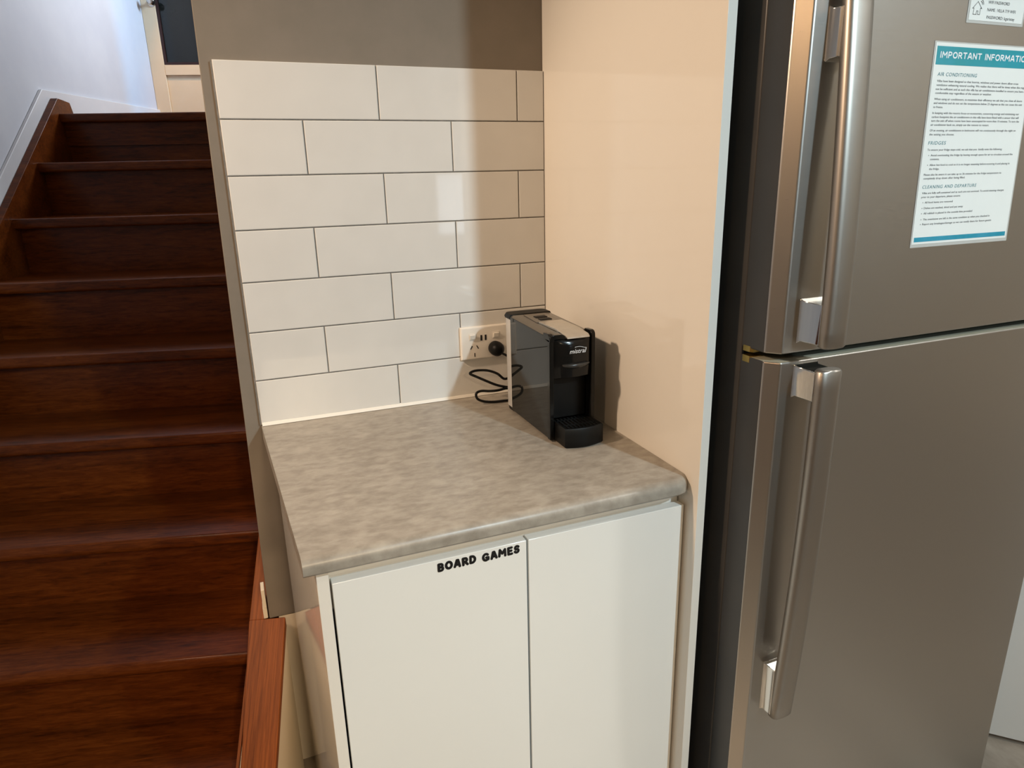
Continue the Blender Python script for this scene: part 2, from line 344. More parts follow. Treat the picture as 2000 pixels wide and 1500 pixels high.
# added glowing panel behind the camera, makes the highlight on the tiles
bm = B(); box(bm, 1.16, 1.58, -5.199, -5.16, .84, 1.48)
wn = struct(link('glow_frame', bm, M['skirt'], bevel=.003, seg=1))
mt = bpy.data.materials.new('tile highlight glow'); mt.use_nodes = True
em = mt.node_tree.nodes.new('ShaderNodeEmission'); em.inputs[0].default_value = (.8, .9, 1, 1); em.inputs[1].default_value = 3.6
mt.node_tree.links.new(em.outputs[0], mt.node_tree.nodes['Material Output'].inputs[0])
bm = B(); box(bm, 1.20, 1.54, -5.159, -5.155, .88, 1.44); link('glow_pane', bm, mt, wn)
# cream end of the wall where it meets the stringer
bm = B(); box(bm, -.722, -.7125, .012, .05, .425, .452); box(bm, -.7205, -.7125, .012, .05, .452, .50)
struct(link('trim_1', bm, M['cream'], bevel=.001, seg=1))
# cream plaster side of the stair below the stringer
bm = B(); sl0 = -1.02
P = [(-1.02, 0), (0.012, 0), (0.012, zl(0.012) + .018), (sl0, max(zl(sl0) + .018, 0.0))]
P = [(y, z) for y, z in P if True]
P = [(-.43, 0), (-.0125, 0), (-.0125, zl(-.0125) + .0395), (-.43, zl(-.43) + .0395)]
sideprism(bm, P, -.05, .0245); struct(stair_obj('trim_2', bm, M['cream']))
# skirting along the pale wall, sloping with the stair then level on the landing
bm = B(); W0, W1 = WLW + .0005, WLW + .013
pts_lo = [(-.35, zl(-.35) + .03), (1.57, zl(1.57) + .03), (1.66, Z0 + .001), (2.90, Z0 + .001)]
pts_hi = [(-.35, zl(-.35) + .085), (1.612, zl(1.612) + .112), (2.90, Z0 + .125)]
poly = pts_lo + pts_hi[::-1]
sideprism(bm, poly, W0, W1); struct(stair_obj('baseboard_left', bm, M['skirt'], bevel=.003, seg=2))
# landing
bm = B(); box(bm, WLW + .0005, 1.2, S0 + .03, 2.904, Z0 - .12, Z0 - .0005); struct(stair_obj('floor_landing', bm, M['wood_w']))

# ------------------------------------------------------------------ door on the landing
bm = B(); SD = 2.85
dx0, dx1 = -1.0515, -.15
box(bm, dx0, dx0 + .0725, SD, SD + .04, Z0 + .004, Z0 + 2.05)            # stile
box(bm, dx1 - .09, dx1, SD, SD + .04, Z0 + .004, Z0 + 2.05)
box(bm, dx0 + .0725, dx1 - .09, SD, SD + .04, 1.978, 2.030)                 # middle rail
box(bm, dx0 + .0725, dx1 - .09, SD, SD + .04, Z0 + 1.95, Z0 + 2.05)
box(bm, dx0 + .0725, dx1 - .09, SD + .012, SD + .03, Z0 + .004, 1.978)      # lower panel
door = struct(stair_obj('door_1', bm, M['doorpaint'], bevel=.002, seg=1))
bm = B(); box(bm, dx0 + .0865, dx1 - .104, SD + .015, SD + .022, 2.044, Z0 + 1.936); link('glass_pane', bm, M['darkglass'], door)
bm = B()
for q in ((dx0 + .0725, dx0 + .0865, 2.030, Z0 + 1.95), (dx1 - .104, dx1 - .09, 2.030, Z0 + 1.95)): box(bm, q[0], q[1], SD + .004, SD + .034, q[2], q[3])
box(bm, dx0 + .0865, dx1 - .104, SD + .004, SD + .034, 2.030, 2.044); box(bm, dx0 + .0865, dx1 - .104, SD + .004, SD + .034, Z0 + 1.936, Z0 + 1.95)
link('glazing_bead', bm, M['brownframe'], door)
bm = B(); kz = 2.331; kw = dx0 + .068
cyl(bm, (-.993, SD - .006, kz), .017, .006, 'y', 24); cyl(bm, (-.993, SD - .035, kz), .006, .03, 'y', 16)
lathe(bm, (-.980, SD - .05, kz), [(-.022, .006), (-.020, .014), (-.010, .020), (.004, .020), (.012, .012), (.016, .007)], 'y', 24)
link('door_knob', bm, M['knob'], door, smooth=True)

# ------------------------------------------------------------------ staircase
stair = empty('staircase', SO, 'dark red-brown polished timber staircase rising beside the taupe wall', 'staircase', rz=-PHI)
wl_, wr_ = -1.012, -.0585
for i in range(0, 9):
    s = S0 - i * G; z = Z0 - i * RISE
    wr = wr_ if s < .1 else .034
    bm = B()
    d1 = G + OV + .02 if i else .30
    y0, y1 = s, s + d1
    # tread with softly rounded nosing
    t = .034; prof = [(y1, z), (y1, z - t), (y0 + .006, z - t), (y0 + .0015, z - t + .003), (y0, z - t + .008), (y0, z - .007), (y0 + .002, z - .002), (y0 + .007, z)]
    sideprism(bm, prof, wl_, wr); link('tread', bm, M['wood_w'], stair, smooth=True, ang=50)
    bm = B(); zb = max(z - RISE + (.0 if i < 8 else 0), 0.0005)
    box(bm, wl_, wr, s + OV, s + OV + .018, zb if i < 8 else .0005, z - t); link('riser', bm, M['wood_w'], stair)
def stringer(name, w0, w1, sA, sB, top, depth, endpts=None):
    pass
# right stringer: capping board beside the kitchen floor, tapering slightly like the old carpentry
bm = B()
ring = []
for s, wa, wb in ((-.43, -.034, .031), (-.20, -.045, .0285), (0.005, -.058, .0245), (.0051, -.058, -.012), (.10, -.058, .0)):
    zt = zl(s) + .0645; zb_ = zl(s) + .040
    ring.append([(wa, s, zb_), (wb, s, zb_), (wb, s, zt), (wa, s, zt)])
loft(bm, ring[:3]); loft(bm, [[(-.058, .006, zl(.006) + .040), (-.022, .006, zl(.006) + .040), (-.022, .006, zl(.006) + .062), (-.058, .006, zl(.006) + .062)], [(-.058, 1.6, zl(1.6) + .040), (.0, 1.6, zl(1.6) + .040), (.0, 1.6, zl(1.6) + .062), (-.058, 1.6, zl(1.6) + .062)]])
link('stringer', bm, M['wood_s'], stair, bevel=.002, seg=2)
bm = B()
sideprism(bm, [(-.43, .0), (-.43, zl(-.43) + .0395), (1.6, zl(1.6) + .0395), (1.6, zl(1.6) - .30), (.0, .03), (-.02, 0)], -.058, -.052)
link('stringer', bm, M['wood_s'], stair)
# left stringer with its clipped top end on the landing
bm = B()
P = [(-.43, 0), (-.43, zl(-.43) + .046), (1.66, zl(1.66) + .046), (1.70, Z0 + .055), (1.755, Z0 + .050), (1.775, Z0 + .003), (1.775, Z0 - .25), (1.55, zl(1.55) - .3), (0, .0)]
sideprism(bm, P, WLW + .0135, wl_); link('stringer', bm, M['wood_w'], stair, bevel=.0025, seg=2)

# ------------------------------------------------------------------ tile splashback
TX0, P_, RH, ZT = -.6691, .303, .103, 1.6177
sb = empty('tile_splashback', (-.33, .009, .9), 'white glossy subway tile splashback with grey grout behind the worktop', 'splashback')
bm = B(); g_ = .0012
for r in range(7):
    zt = ZT - r * RH; zb = max(zt - RH, .9025)
    off = -.0643 if r % 2 == 0 else -.2158
    js = [0.0] + [off - k * P_ for k in range(3)]
    js = [j for j in js if j > TX0 + .01] + [TX0]
    for k in range(len(js) - 1):
        x1, x0 = js[k] - g_, js[k + 1] + g_
        if k == 0: x1 = -.0015
        if k == len(js) - 2: x0 = TX0
        y_, e = random.uniform(-.0002, .0002), .0016
        z1, z0 = zt - (g_ if r else 0), zb + (g_ if r < 6 else 0)
        rings = [[(x0, .0085, z0), (x1, .0085, z0), (x1, .0085, z1), (x0, .0085, z1)],
                 [(x0, e * .7 + y_, z0), (x1, e * .7 + y_, z0), (x1, e * .7 + y_, z1), (x0, e * .7 + y_, z1)],
                 [(x0 + e * .3, e * .2 + y_, z0 + e * .3), (x1 - e * .3, e * .2 + y_, z0 + e * .3), (x1 - e * .3, e * .2 + y_, z1 - e * .3), (x0 + e * .3, e * .2 + y_, z1 - e * .3)],
                 [(x0 + e, y_, z0 + e), (x1 - e, y_, z0 + e), (x1 - e, y_, z1 - e), (x0 + e, y_, z1 - e)]]
        loft(bm, rings)
link('tiles', bm, M['tile'], sb, off=sb.location)
bm = B(); box(bm, TX0 - .0035, -.001, .0018, .0085, .902, ZT - .002); link('grout', bm, M['grout'], sb, off=sb.location)
bm = B(); sideprism(bm, [(.0015, .9008), (-.0045, .9008), (-.001, .9065), (.0015, .908)], TX0 + .001, -.001)
link('sealant', bm, M['silicone'], sb, off=sb.location)

# ------------------------------------------------------------------ worktop
bm = B()
N_ = 10
prof = [(.0, .8705), (-.592, .8705), (-.5965, .872), (-.6, .876)] + [(-.6 + .016 - .016 * math.cos(t), .884 + .016 * math.sin(t)) for t in [k * PI / 2 / N_ for k in range(N_ + 1)]] + [(.0, .9)]
def lx(y): return -.670 - .027 * (y / .6) * 1.0 if False else -.670 + .027 * (-y / .6)
loft(bm, [[(lx(y), y, z) for y, z in prof], [(-.028, y, z) for y, z in prof], [(-.012, y if y > -.3 else y + .004, z) for y, z in prof], [(-.0012, y if y > -.3 else y + .014, z) for y, z in prof]])
wt = link('worktop', bm, M['counter'], smooth=True, ang=25)
wt['label'] = 'grey concrete look laminate worktop with rounded front edge under the coffee machine'; wt['category'] = 'worktop'

# ------------------------------------------------------------------ cabinet
cab = empty('base_cabinet', (-.31, -.29, 0), 'white two-door base cabinet lettered BOARD GAMES under the grey worktop', 'cabinet')
co = cab.location
bm = B(); prism(bm, [(-.653, -.001), (-.626, -.583), (-.6085, -.583), (-.635, -.001)], .0005, .869); link('side_panel', bm, M['panel'], cab, off=co, bevel=.0008, seg=1)
bm = B(); box(bm, -.018, -.002, -.56, -.001, .1, .869); link('side_panel', bm, M['laminate'], cab, off=co)
bm = B(); box(bm, -.6085, -.0185, -.562, -.545, .79, .869); link('top_rail', bm, M['panel'], cab, off=co, bevel=.0008, seg=1)
bm = B(); box(bm, -.608, -.0185, -.56, -.002, .1, .116); link('bottom_panel', bm, M['laminate'], cab, off=co)
bm = B(); box(bm, -.632, -.0185, -.01, -.002, .117, .869); link('back_panel', bm, M['laminate'], cab, off=co)
bm = B(); box(bm, -.608, -.002, -.53, -.515, .0005, .0995); link('kickboard', bm, M['laminate'], cab, off=co)
D1 = None
for x0, x1 in ((-.6055, -.3020), (-.2990, -.0035)):
    bm = B(); box(bm, x0, x1, -.583, -.565, .105, .8445)
    d = link('door', bm, M['laminate'], cab, off=co, bevel=.0012, seg=2)
    if D1 is None: D1 = d
# vinyl letters, chunky and slightly bouncing
bm = B()
tilt = [0, .03, -.05, .03, -.03, 0, -.03, .05, -.03, .03, -.06]
rise = [-.0004, .0004, 0, .0003, .0006, 0, -.0008, .0, .0004, .0006, .0006]
stroke_text(bm, 'BOARD GAMES', -.4490, .8240, .0156, .1350, -.5832, .30, .12, tilt, rise, squash=.82)
link('lettering', bm, M['ink'], D1, off=co)

# ------------------------------------------------------------------ tall side panel by the fridge
bm = B(); box(bm, 0.0, .0165, -.615, .008, .0005, 2.2, 0)
tp = link('tall_end_panel', bm, [M['panel']], bevel=.0006, seg=1)
tp['label'] = 'tall white glossy end panel standing between the worktop and the refrigerator'; tp['category'] = 'panel'

# ------------------------------------------------------------------ fridge
FX0, FX1, FY = .050, .790, -.705
fr = empty('refrigerator', (.42, -.35, 0), 'stainless steel top-mount refrigerator with long bar handles and notices taped on', 'refrigerator')
fo = fr.location
bm = B(); box(bm, FX0 + .004, FX1 - .004, -.632, -.02, .05, 1.715); link('body', bm, M['fridge_body'], fr, off=fo, bevel=.006, seg=3)
bm = B(); box(bm, FX0 + .006, FX1 - .006, -.634, -.626, .052, 1.71); link('door_seal', bm, M['blackplastic'], fr, off=fo)
for x in (FX0 + .06, FX1 - .06):
    for y in (-.58, -.08):
        bm = B(); cyl(bm, (x, y, .0005), .018, .051, 'z', 16); link('foot', bm, M['blackplastic'], fr, off=fo)
def fdoor(z0, z1):
    bm = B(); prism(bm, [(FX0, -.6345), (FX0, -.686), (FX0 + .017, FY), (FX1 - .012, FY), (FX1, -.69), (FX1, -.6345)], z0, z1)
    bmesh.ops.recalc_face_normals(bm, faces=bm.faces)
    for f in bm.faces:
        n = f.normal
        if abs(n.x) > .9 and n.x < 0: f.material_index = 1
        elif n.x < -.3 and n.y < -.3: f.material_index = 2
        elif n.z > .9: f.material_index = 3
        elif n.z < -.9: f.material_index = 1
    return link('door', bm, [M['steel'], M['door_side'], M['steel_edge'], M['sheen']], fr, off=fo, bevel=.0028, seg=3)
DL = fdoor(.06, 1.1215); DU = fdoor(1.134, 1.715)
def handle(door, zlo, zhi, bow, blocks):
    def yy(z): return -.757 + bow(z)
    def prof(z, k=1.0):
        pts = []; cx_, hx, hy = .1165, .0215, .011
        for j in range(20):
            a = 2 * PI * j / 20; ca, sa = math.cos(a), math.sin(a)
            e = .62
            pts.append((cx_ + k * hx * math.copysign(abs(ca) ** e, ca), yy(z) + .009 + k * hy * math.copysign(abs(sa) ** e, sa), z))
        return pts
    bm = B(); n = 24; rings = [prof(zlo, .86)]
    for i in range(n + 1): rings.append(prof(zlo + .003 + (zhi - zlo - .006) * i / n))
    rings.append(prof(zhi, .86)); loft(bm, rings)
    h = link('handle', bm, M['handle_steel'], door, off=fo, smooth=True, ang=60)
    for (za, zb) in blocks:
        bm = B(); r = []
        for y, e in ((FY + .0005, .004), (FY - .005, .0005), (yy((za + zb) / 2) + .012, 0)):
            r.append([(.0945 - e, y, za - e), (.136 + e, y, za - e), (.136 + e, y, zb + e), (.0945 - e, y, zb + e)])
        loft(bm, r); link('handle_mount', bm, M['chrome'], h, off=fo, bevel=.0015, seg=2)
    return h
handle(DU, 1.149, 1.69, lambda z: .022 * min(1, max(0, (z - 1.2) / .42)) ** 1.6, [(1.153, 1.213), (1.539, 1.60)])
handle(DL, .476, 1.1165, lambda z: .020 * max(0, (.95 - z) / .47) ** 1.7, [(1.067, 1.113), (.482, .574)])
for z in (1.138, 1.112):
    bm = B(); prism(bm, [(FX0 - .0005, -.640), (FX0 - .0005, -.655), (FX0 + .003, -.659), (FX0 + .02, -.659), (FX0 + .02, -.640)], z - .009 if z > 1.12 else z, z if z > 1.12 else z + .0105)
    link('hinge_cap', bm, M['brass'], fr, off=fo)

# ------------------------------------------------------------------ papers on the fridge
pY = FY - .0006
rot = math.radians(1.7)
def rotz(pts, c, a): return [(c[0] + (x - c[0]) * math.cos(a) - (z - c[1]) * math.sin(a), c[1] + (x - c[0]) * math.sin(a) + (z - c[1]) * math.cos(a)) for x, z in pts]
def sheet(bm, quad, y0, y1, mi=0):
    a = [bm.verts.new((x, y0, z)) for x, z in quad]; b = [bm.verts.new((x, y1, z)) for x, z in quad]
    bm.faces.new(a).material_index = mi; bm.faces.new(b[::-1]).material_index = mi
    for i in range(4): bm.faces.new((a[i], a[(i + 1) % 4], b[(i + 1) % 4], b[i])).material_index = mi
info = empty('information_sheet', (.41, FY, 1.42), 'laminated information sheet with teal heading band taped on upper fridge door', 'notice')
io = info.location
q = [(.2925, 1.5705), (.5085, 1.5705), (.5235, 1.2780), (.3015, 1.2780)]
bm = B(); sheet(bm, q, FY - .0002, FY - .0005); link('laminate_margin', bm, M['laminate_film'], info, off=io)
q = [(.2950, 1.5685), (.5065, 1.5685), (.5195, 1.2830), (.3035, 1.2830)]
bm = B(); sheet(bm, q, FY - .0005, FY - .0009); link('paper', bm, M['paper'], info, off=io)
bm = B(); sheet(bm, [(.2982, 1.5640), (.5040, 1.5640), (.5045, 1.5395), (.2990, 1.5395)], FY - .0009, FY - .0011); link('header_band', bm, M['teal'], info, off=io)
bm = B(); sheet(bm, [(.3070, 1.2935), (.5160, 1.2935), (.5165, 1.2865), (.3075, 1.2865)], FY - .0009, FY - .0011); link('footer_band', bm, M['bluebar'], info, off=io)
bm = B(); stroke_text(bm, 'IMPORTANT INFORMATION', .3060, 1.5484, .0088, .1945, FY - .0012, .19, .16, depth=.0001)
link('heading_text', bm, M['white'], info, off=io)
hy = FY - .001
for s_, x, z, wdt in (('AIR CONDITIONING', .3064, 1.5246, .0825), ('FRIDGES', .3078, 1.4300, .0370), ('CLEANING AND DEPARTURE', .3090, 1.3667, .1187)):
    bm = B(); text_bm(bm, s_, x, z, height=.0050, width=wdt, y=hy, depth=.0001, bold=.0, shear=.12, spacing=1.15)
    link('section_title', bm, M['tealtext'], info, off=io)
bm = B()
lines = [
 ('Villas have been designed so that louvres, windows and power doors allow cross', .3070, 1.5165, .1770),
 ('ventilation enhancing natural cooling. We realise that there will be times when this might', .3072, 1.5111, .1960),
 ('not be sufficient and as such this villa has air conditioners installed to ensure you have a', .3069, 1.5056, .1950),
 ('comfortable stay regardless of the season or weather.', .3071, 1.5003, .1206),
 ('When using air conditioners, to maximise their efficiency we ask that you close all doors', .3068, 1.4920, .1929),
 ('and windows and do not set the temperature below 23 degrees as this can cause the unit', .3069, 1.4866, .1943),
 ('to freeze.', .3070, 1.4811, .0202),
 ('In keeping with the resorts focus on ecotourism, conserving energy and minimising our', .3072, 1.4729, .1908),
 ('carbon footprint the air conditioners in this villa have been fitted with a sensor that will', .3069, 1.4674, .1917),
 ('turn the unit off when rooms have been unoccupied for more than 15 minutes. To turn the', .3070, 1.4621, .1942),
 ('air conditioner back on, simply use the remote to restart.', .3071, 1.4565, .1263),
 ('Of an evening, air conditioners in bedrooms will run continuously through the night on', .3072, 1.4487, .1898),
 ('the setting you choose.', .3073, 1.4430, .0527),
 ('To ensure your fridge stays cold, we ask that you  kindly note the following:', .3081, 1.4213, .1650),
 ('Avoid overloading the fridge by leaving enough space for air to circulate around the', .3165, 1.4134, .1834),
 ('contents.', .3166, 1.4079, .0195),
 ('Allow hot food to cool so it is no longer steaming before covering it and placing in', .3172, 1.3995, .1792),
 ('the fridge.', .3173, 1.3938, .0217),
 ('Please also be aware it can take up to 36 minutes for the fridge temperature to', .3079, 1.3855, .1729),
 ('completely drop down after being filled.', .3086, 1.3801, .0903),
 ('Villas are fully self-contained and as such are not serviced. To avoid cleaning charges', .3099, 1.3586, .1843),
 ('prior to your departure, please ensure:', .3098, 1.3528, .0854),
 ('All food items are removed', .3187, 1.3447, .0611),
 ('Dishes are washed, dried and put away', .3186, 1.3362, .0862),
 ('All rubbish is placed in the outside bins provided', .3196, 1.3283, .1083),
 ('The oven/stove are left in the same condition as when you checked in', .3205, 1.3192, .1504),
 ('Report any breakages/damage so we can notify them for future guests', .3202, 1.3120, .1564)]
for s_, x, z, wdt in lines:
    text_bm(bm, s_, x, z, height=.0030, width=wdt, y=hy, depth=.0001, bold=.0)
for x, z in ((.3125, 1.4134), (.3130, 1.3995), (.3148, 1.3447), (.3148, 1.3362), (.3154, 1.3283), (.3160, 1.3192), (.3162, 1.3120)):
    cyl(bm, (x, hy, z + .0012), .0007, -.0001, 'y', 8)
link('body_text', bm, M['greytext'], info, off=io)

wifi = empty('wifi_card', (.41, FY, 1.64), 'small laminated card with house icon above the teal-headed sheet', 'notice')
wo = wifi.location
bm = B(); sheet(bm, [(.3480, 1.6800), (.4725, 1.6800), (.4710, 1.5965), (.3490, 1.5965)], FY - .0002, FY - .0005); link('laminate_margin', bm, M['laminate_film'], wifi, off=wo)
bm = B(); sheet(bm, [(.3518, 1.6760), (.4690, 1.6760), (.4675, 1.6003), (.3525, 1.6003)], FY - .0005, FY - .0009); link('paper', bm, M['paper'], wifi, off=wo)
bm = B()
text_bm(bm, 'WIFI PASSWORD', .3886, 1.6232, height=.0042, width=.0456, y=hy, depth=.0001, bold=.0)
text_bm(bm, 'NAME : VILLA 719 WIFI', .3888, 1.6134, height=.0042, width=.0606, y=hy, depth=.0001, bold=.0)
text_bm(bm, 'PASSWORD: kgaristay', .3893, 1.6036, height=.0042, width=.0606, y=hy, depth=.0001, bold=.0)
link('card_text', bm, M['greytext'], wifi, off=wo)
bm = B()
def stroke(bm, pts, wd_, y):
    for i in range(len(pts) - 1):
        a, b = Vector(pts[i]), Vector(pts[i + 1]); d = (b - a).normalized() * wd_ / 2; n = Vector((-d.y, d.x)); a2, b2 = a - d, b + d
        sheet(bm, [tuple(a2 + n), tuple(b2 + n), tuple(b2 - n), tuple(a2 - n)], y, y - .0001)
stroke(bm, [(.3665, 1.6078), (.3600, 1.6078), (.3603, 1.6160), (.3575, 1.6155), (.3672, 1.6246), (.3765, 1.6160), (.3738, 1.6163), (.3735, 1.6080), (.3695, 1.6080), (.3695, 1.6125), (.3665, 1.6125), (.3665, 1.6078)], .0007, hy)
for r_ in (.0035, .0060): stroke(bm, [(.3730 + r_ * math.cos(t), 1.6215 + r_ * math.sin(t)) for t in [k * PI / 2 / 5 for k in range(6)]], .0008, hy)
link('house_icon', bm, M['greytext'], wifi, off=wo)

# ------------------------------------------------------------------ white cabinet beyond the fridge
pc = empty('pantry_cabinet', (1.10, -.62, 0), 'white angled pantry cabinet standing on the floor right of the refrigerator', 'cabinet')
po = pc.location
A_, B_ = Vector((.905, -.563)), Vector((1.33, -.988)); nn = Vector((.707, .707))
bm = B(); prism(bm, [tuple(A_ + nn * .02), tuple(B_ + nn * .02), tuple(B_ + nn * .30), (1.6, -.02), (.95, -.02)], .0005, 2.1); link('body', bm, M['laminate'], pc, off=po)
bm = B(); prism(bm, [tuple(A_), tuple(B_), tuple(B_ + nn * .018), tuple(A_ + nn * .018)], .012, 2.09); link('door', bm, M['laminate'], pc, off=po, bevel=.001, seg=1)

# ------------------------------------------------------------------ coffee machine
cm = empty('coffee_machine', (-.10, -.25, .9), 'black and grey capsule coffee machine with silver lid on the grey worktop', 'coffee machine')
c0 = cm.location
X0, X1, YF, YB, ZB, ZTp = -.150, -.054, -.347, -.146, .9035, 1.112
# glossy side walls
for xa_, xb_ in ((X0, X0 + .004), (X1 - .004, X1)):
    bm = B(); sideprism(bm, [(YF + .010, ZB + .002), (YB, ZB + .002), (YB, 1.114), (YF + .010, 1.108)], xa_, xb_)
    link('side_panel', bm, M['mirrorgrey'], cm, off=c0, bevel=.001, seg=2)
# inner body (core) and base
bm = B(); sideprism(bm, [(YF + .030, ZB), (YB + .0, ZB), (YB + .0, 1.106), (YF + .030, 1.101)], X0 + .0042, X1 - .0042)
link('body', bm, M['blackplastic'], cm, off=c0)
# black front hoops: tall rounded loops each side of the head
for xa_, xb_ in ((X0 - .0005, X0 + .0085), (X1 - .0085, X1 + .0005)):
    bm = B(); pr = [(YF + .012, ZB + .0005), (YF, ZB + .0005)] + [(YF + .010 - .010 * math.cos(t), 1.105 + .010 * math.sin(t)) for t in [k * PI / 2 / 8 for k in range(9)]] + [(YF + .030, 1.114), (YF + .030, 1.104), (YF + .012, 1.100)]
    sideprism(bm, pr, xa_, xb_); link('front_trim', bm, M['blackgloss'], cm, off=c0, bevel=.0015, seg=2)
bm = B(); rs = []
for y_ in (YF - .0012, YF + .026):
    rs.append([(X0 - .0005, y_, 1.100)] + [(X0 - .0005 + .010 - .010 * math.cos(t), y_, 1.1035 + .010 * math.sin(t)) for t in [k * PI / 2 / 6 for k in range(7)]] + [(-.1265, y_, 1.1135), (-.1215, y_, 1.1120), (-.1180, y_, 1.1070), (-.1170, y_, 1.1035), (-.1230, y_, 1.1040), (-.1300, y_, 1.1045), (X0 + .0085, y_, 1.1045), (X0 + .0085, y_, 1.100)])
loft(bm, rs); link('front_trim', bm, M['blackgloss'], cm, off=c0, bevel=.001, seg=2)
# bowed head with lever lip
bm = B(); n = 12; rings = []
for z, k in ((1.0265, .0), (1.029, 1), (1.060, 1.12), (1.090, 1.05), (1.1015, .8), (1.1045, .2)):
    front = []
    for i in range(n + 1):
        t = i / n; x = X0 + .0098 + (X1 - X0 - .0196) * t
        front.append((x, YF + .004 - (.009 * k) * math.sin(PI * t) ** .7 - .001, z))
    rings.append(front + [(X1 - .0098, YF + .0295, z), (X0 + .0098, YF + .0295, z)])
loft(bm, rings); link('brew_head', bm, M['blackgloss'], cm, off=c0, smooth=True, ang=50)
bm = B(); rings = []
for i in range(15):
    t = i / 14; x = -.126 + .058 * t; d = max(.02, math.sin(PI * t)) ** .55
    yb_ = YF - .0060 + .002
    rings.append([(x, yb_ + .001, 1.0560), (x, yb_ - .0090 * d, 1.0555), (x, yb_ - .0100 * d, 1.0545 - .001 * d), (x, yb_ - .004 * d, 1.0530 - .0075 * d), (x, yb_ + .001, 1.0530 - .0100 * d)])
loft(bm, rings); link('spout_lip', bm, M['satinblack'], cm, off=c0, smooth=True, ang=70)
# rear wall of the cup bay
bm = B(); box(bm, X0 + .0095, X1 - .0095, YF + .024, YF + .0295, ZB + .0005, 1.026); link('cup_bay', bm, M['blackplastic'], cm, off=c0)
# top: satin deck, dark button pad, silver lid
bm = B(); loft(bm, [[(X0 + .001, YF + .028, 1.1015), (X1 - .001, YF + .028, 1.1015), (X1 - .001, YF + .028, 1.109), (X1 - .006, YF + .028, 1.1115), (X0 + .006, YF + .028, 1.1115), (X0 + .001, YF + .028, 1.109)],
                    [(X0 + .001, YB, 1.1065), (X1 - .001, YB, 1.1065), (X1 - .001, YB, 1.1140), (X1 - .006, YB, 1.1165), (X0 + .006, YB, 1.1165), (X0 + .001, YB, 1.1140)]])
link('top_deck', bm, M['satin'], cm, off=c0, smooth=True, ang=60)
def zd(y): return 1.1115 + .005 * (y - (YF + .028)) / (YB - YF - .028)
bm = B(); loft(bm, [[(-.126, -.235, zd(-.235) + .0002), (-.072, -.235, zd(-.235) + .0002), (-.072, -.235, zd(-.235) + .0022), (-.126, -.235, zd(-.235) + .0022)],
                    [(-.124, -.158, zd(-.158) + .0002), (-.074, -.158, zd(-.158) + .0002), (-.074, -.158, zd(-.158) + .0018), (-.124, -.158, zd(-.158) + .0018)]])
pad = link('button_pad', bm, M['satin'], cm, off=c0, bevel=.0006, seg=2)
for y in (-.190, -.213):
    bm = B(); box(bm, -.112, -.086, y - .008, y + .008, zd(y) + .0018, zd(y) + .0032); link('button', bm, M['blackplastic'], pad, off=c0, bevel=.0008, seg=2)
bm = B(); 
lid = [[(-.124, -.236, zd(-.236)), (-.072, -.236, zd(-.236)), (-.072, -.236, zd(-.236) + .0035), (-.124, -.236, zd(-.236) + .0035)],
       [(-.121, -.31, 1.1125), (-.071, -.31, 1.1125), (-.071, -.31, 1.1165), (-.121, -.31, 1.1165)],
       [(-.119, YF - .001, 1.1060), (-.069, YF - .001, 1.1060), (-.069, YF - .001, 1.1105), (-.119, YF - .001, 1.1105)],
       [(-.117, YF - .008, 1.1045), (-.070, YF - .008, 1.1045), (-.070, YF - .008, 1.1070), (-.117, YF - .008, 1.1070)]]
loft(bm, lid); link('lid', bm, M['silver'], cm, off=c0, bevel=.0008, seg=2)
# logo
bm = B(); ly = YF - .0105
text_bm(bm, 'mistral', -.1135, 1.0768, height=.0088, width=.0350, y=ly, depth=.0003, bold=.0, shear=.25)
pts = [(-.1080 + .0290 * t, 1.0868 + .0030 * math.sin(PI * min(1, t * 1.1)) - .001 * t) for t in [k / 10 for k in range(11)]]
stroke(bm, pts[2:], .0009, ly)
link('logo', bm, M['white'], cm, off=c0)
# drip tray with slotted grille
bm = B(); n = 12; TXa, TXb = -.1395, -.058
def trayring(z, e=0):
    f = [(TXa + e + (TXb - TXa - 2 * e) * i / n, -.390 - .009 * math.sin(PI * i / n) + e, z) for i in range(n + 1)]
    return f + [(TXb - e, YF + .0235, z), (TXa + e, YF + .0235, z)]
loft(bm, [trayring(.9012, .002), trayring(.904), trayring(.938), trayring(.9400, .0012), trayring(.9400, .0035), trayring(.9370, .0040)])
tray = link('drip_tray', bm, M['blackplastic'], cm, off=c0, smooth=True, ang=45)
bm = B()
for k in range(9):
    x = TXa + .010 + k * .0077; box(bm, x, x + .0035, -.386, YF + .018, .9372, .9392)
box(bm, TXa + .006, TXb - .006, -.372, -.368, .9372, .9396); box(bm, TXa + .006, TXb - .006, YF + .004, YF + .008, .9372, .9396)
link('grille', bm, M['blackgloss'], tray, off=c0)
# water tank and its cap
bm = B()
def rr(x0, x1, y0, y1, z, r=.012, n=6):
    out = []
    for cx_, cy_, a0 in ((x1 - r, y1 - r, 0), (x0 + r, y1 - r, PI / 2)):
        for k in range(n + 1): out.append((cx_ + r * math.cos(a0 + k * PI / 2 / n), cy_ + r * math.sin(a0 + k * PI / 2 / n), z))
    return out + [(x0, y0, z), (x1, y0, z)]
loft(bm, [rr(X0 + .001, X1 - .001, YB + .001, YB + .036, .910), rr(X0 + .001, X1 - .001, YB + .001, YB + .038, 1.1075)])
link('water_tank', bm, M['clear'], cm, off=c0, smooth=True, ang=40)
bm = B(); loft(bm, [rr(X0 + .000, X1 - .000, YB + .0005, YB + .040, 1.1078), rr(X0 - .001, X1 + .001, YB + .0005, YB + .041, 1.112), rr(X0 + .002, X1 - .002, YB + .0005, YB + .038, 1.1180)])
link('tank_cap', bm, M['blackplastic'], cm, off=c0, smooth=True, ang=50)
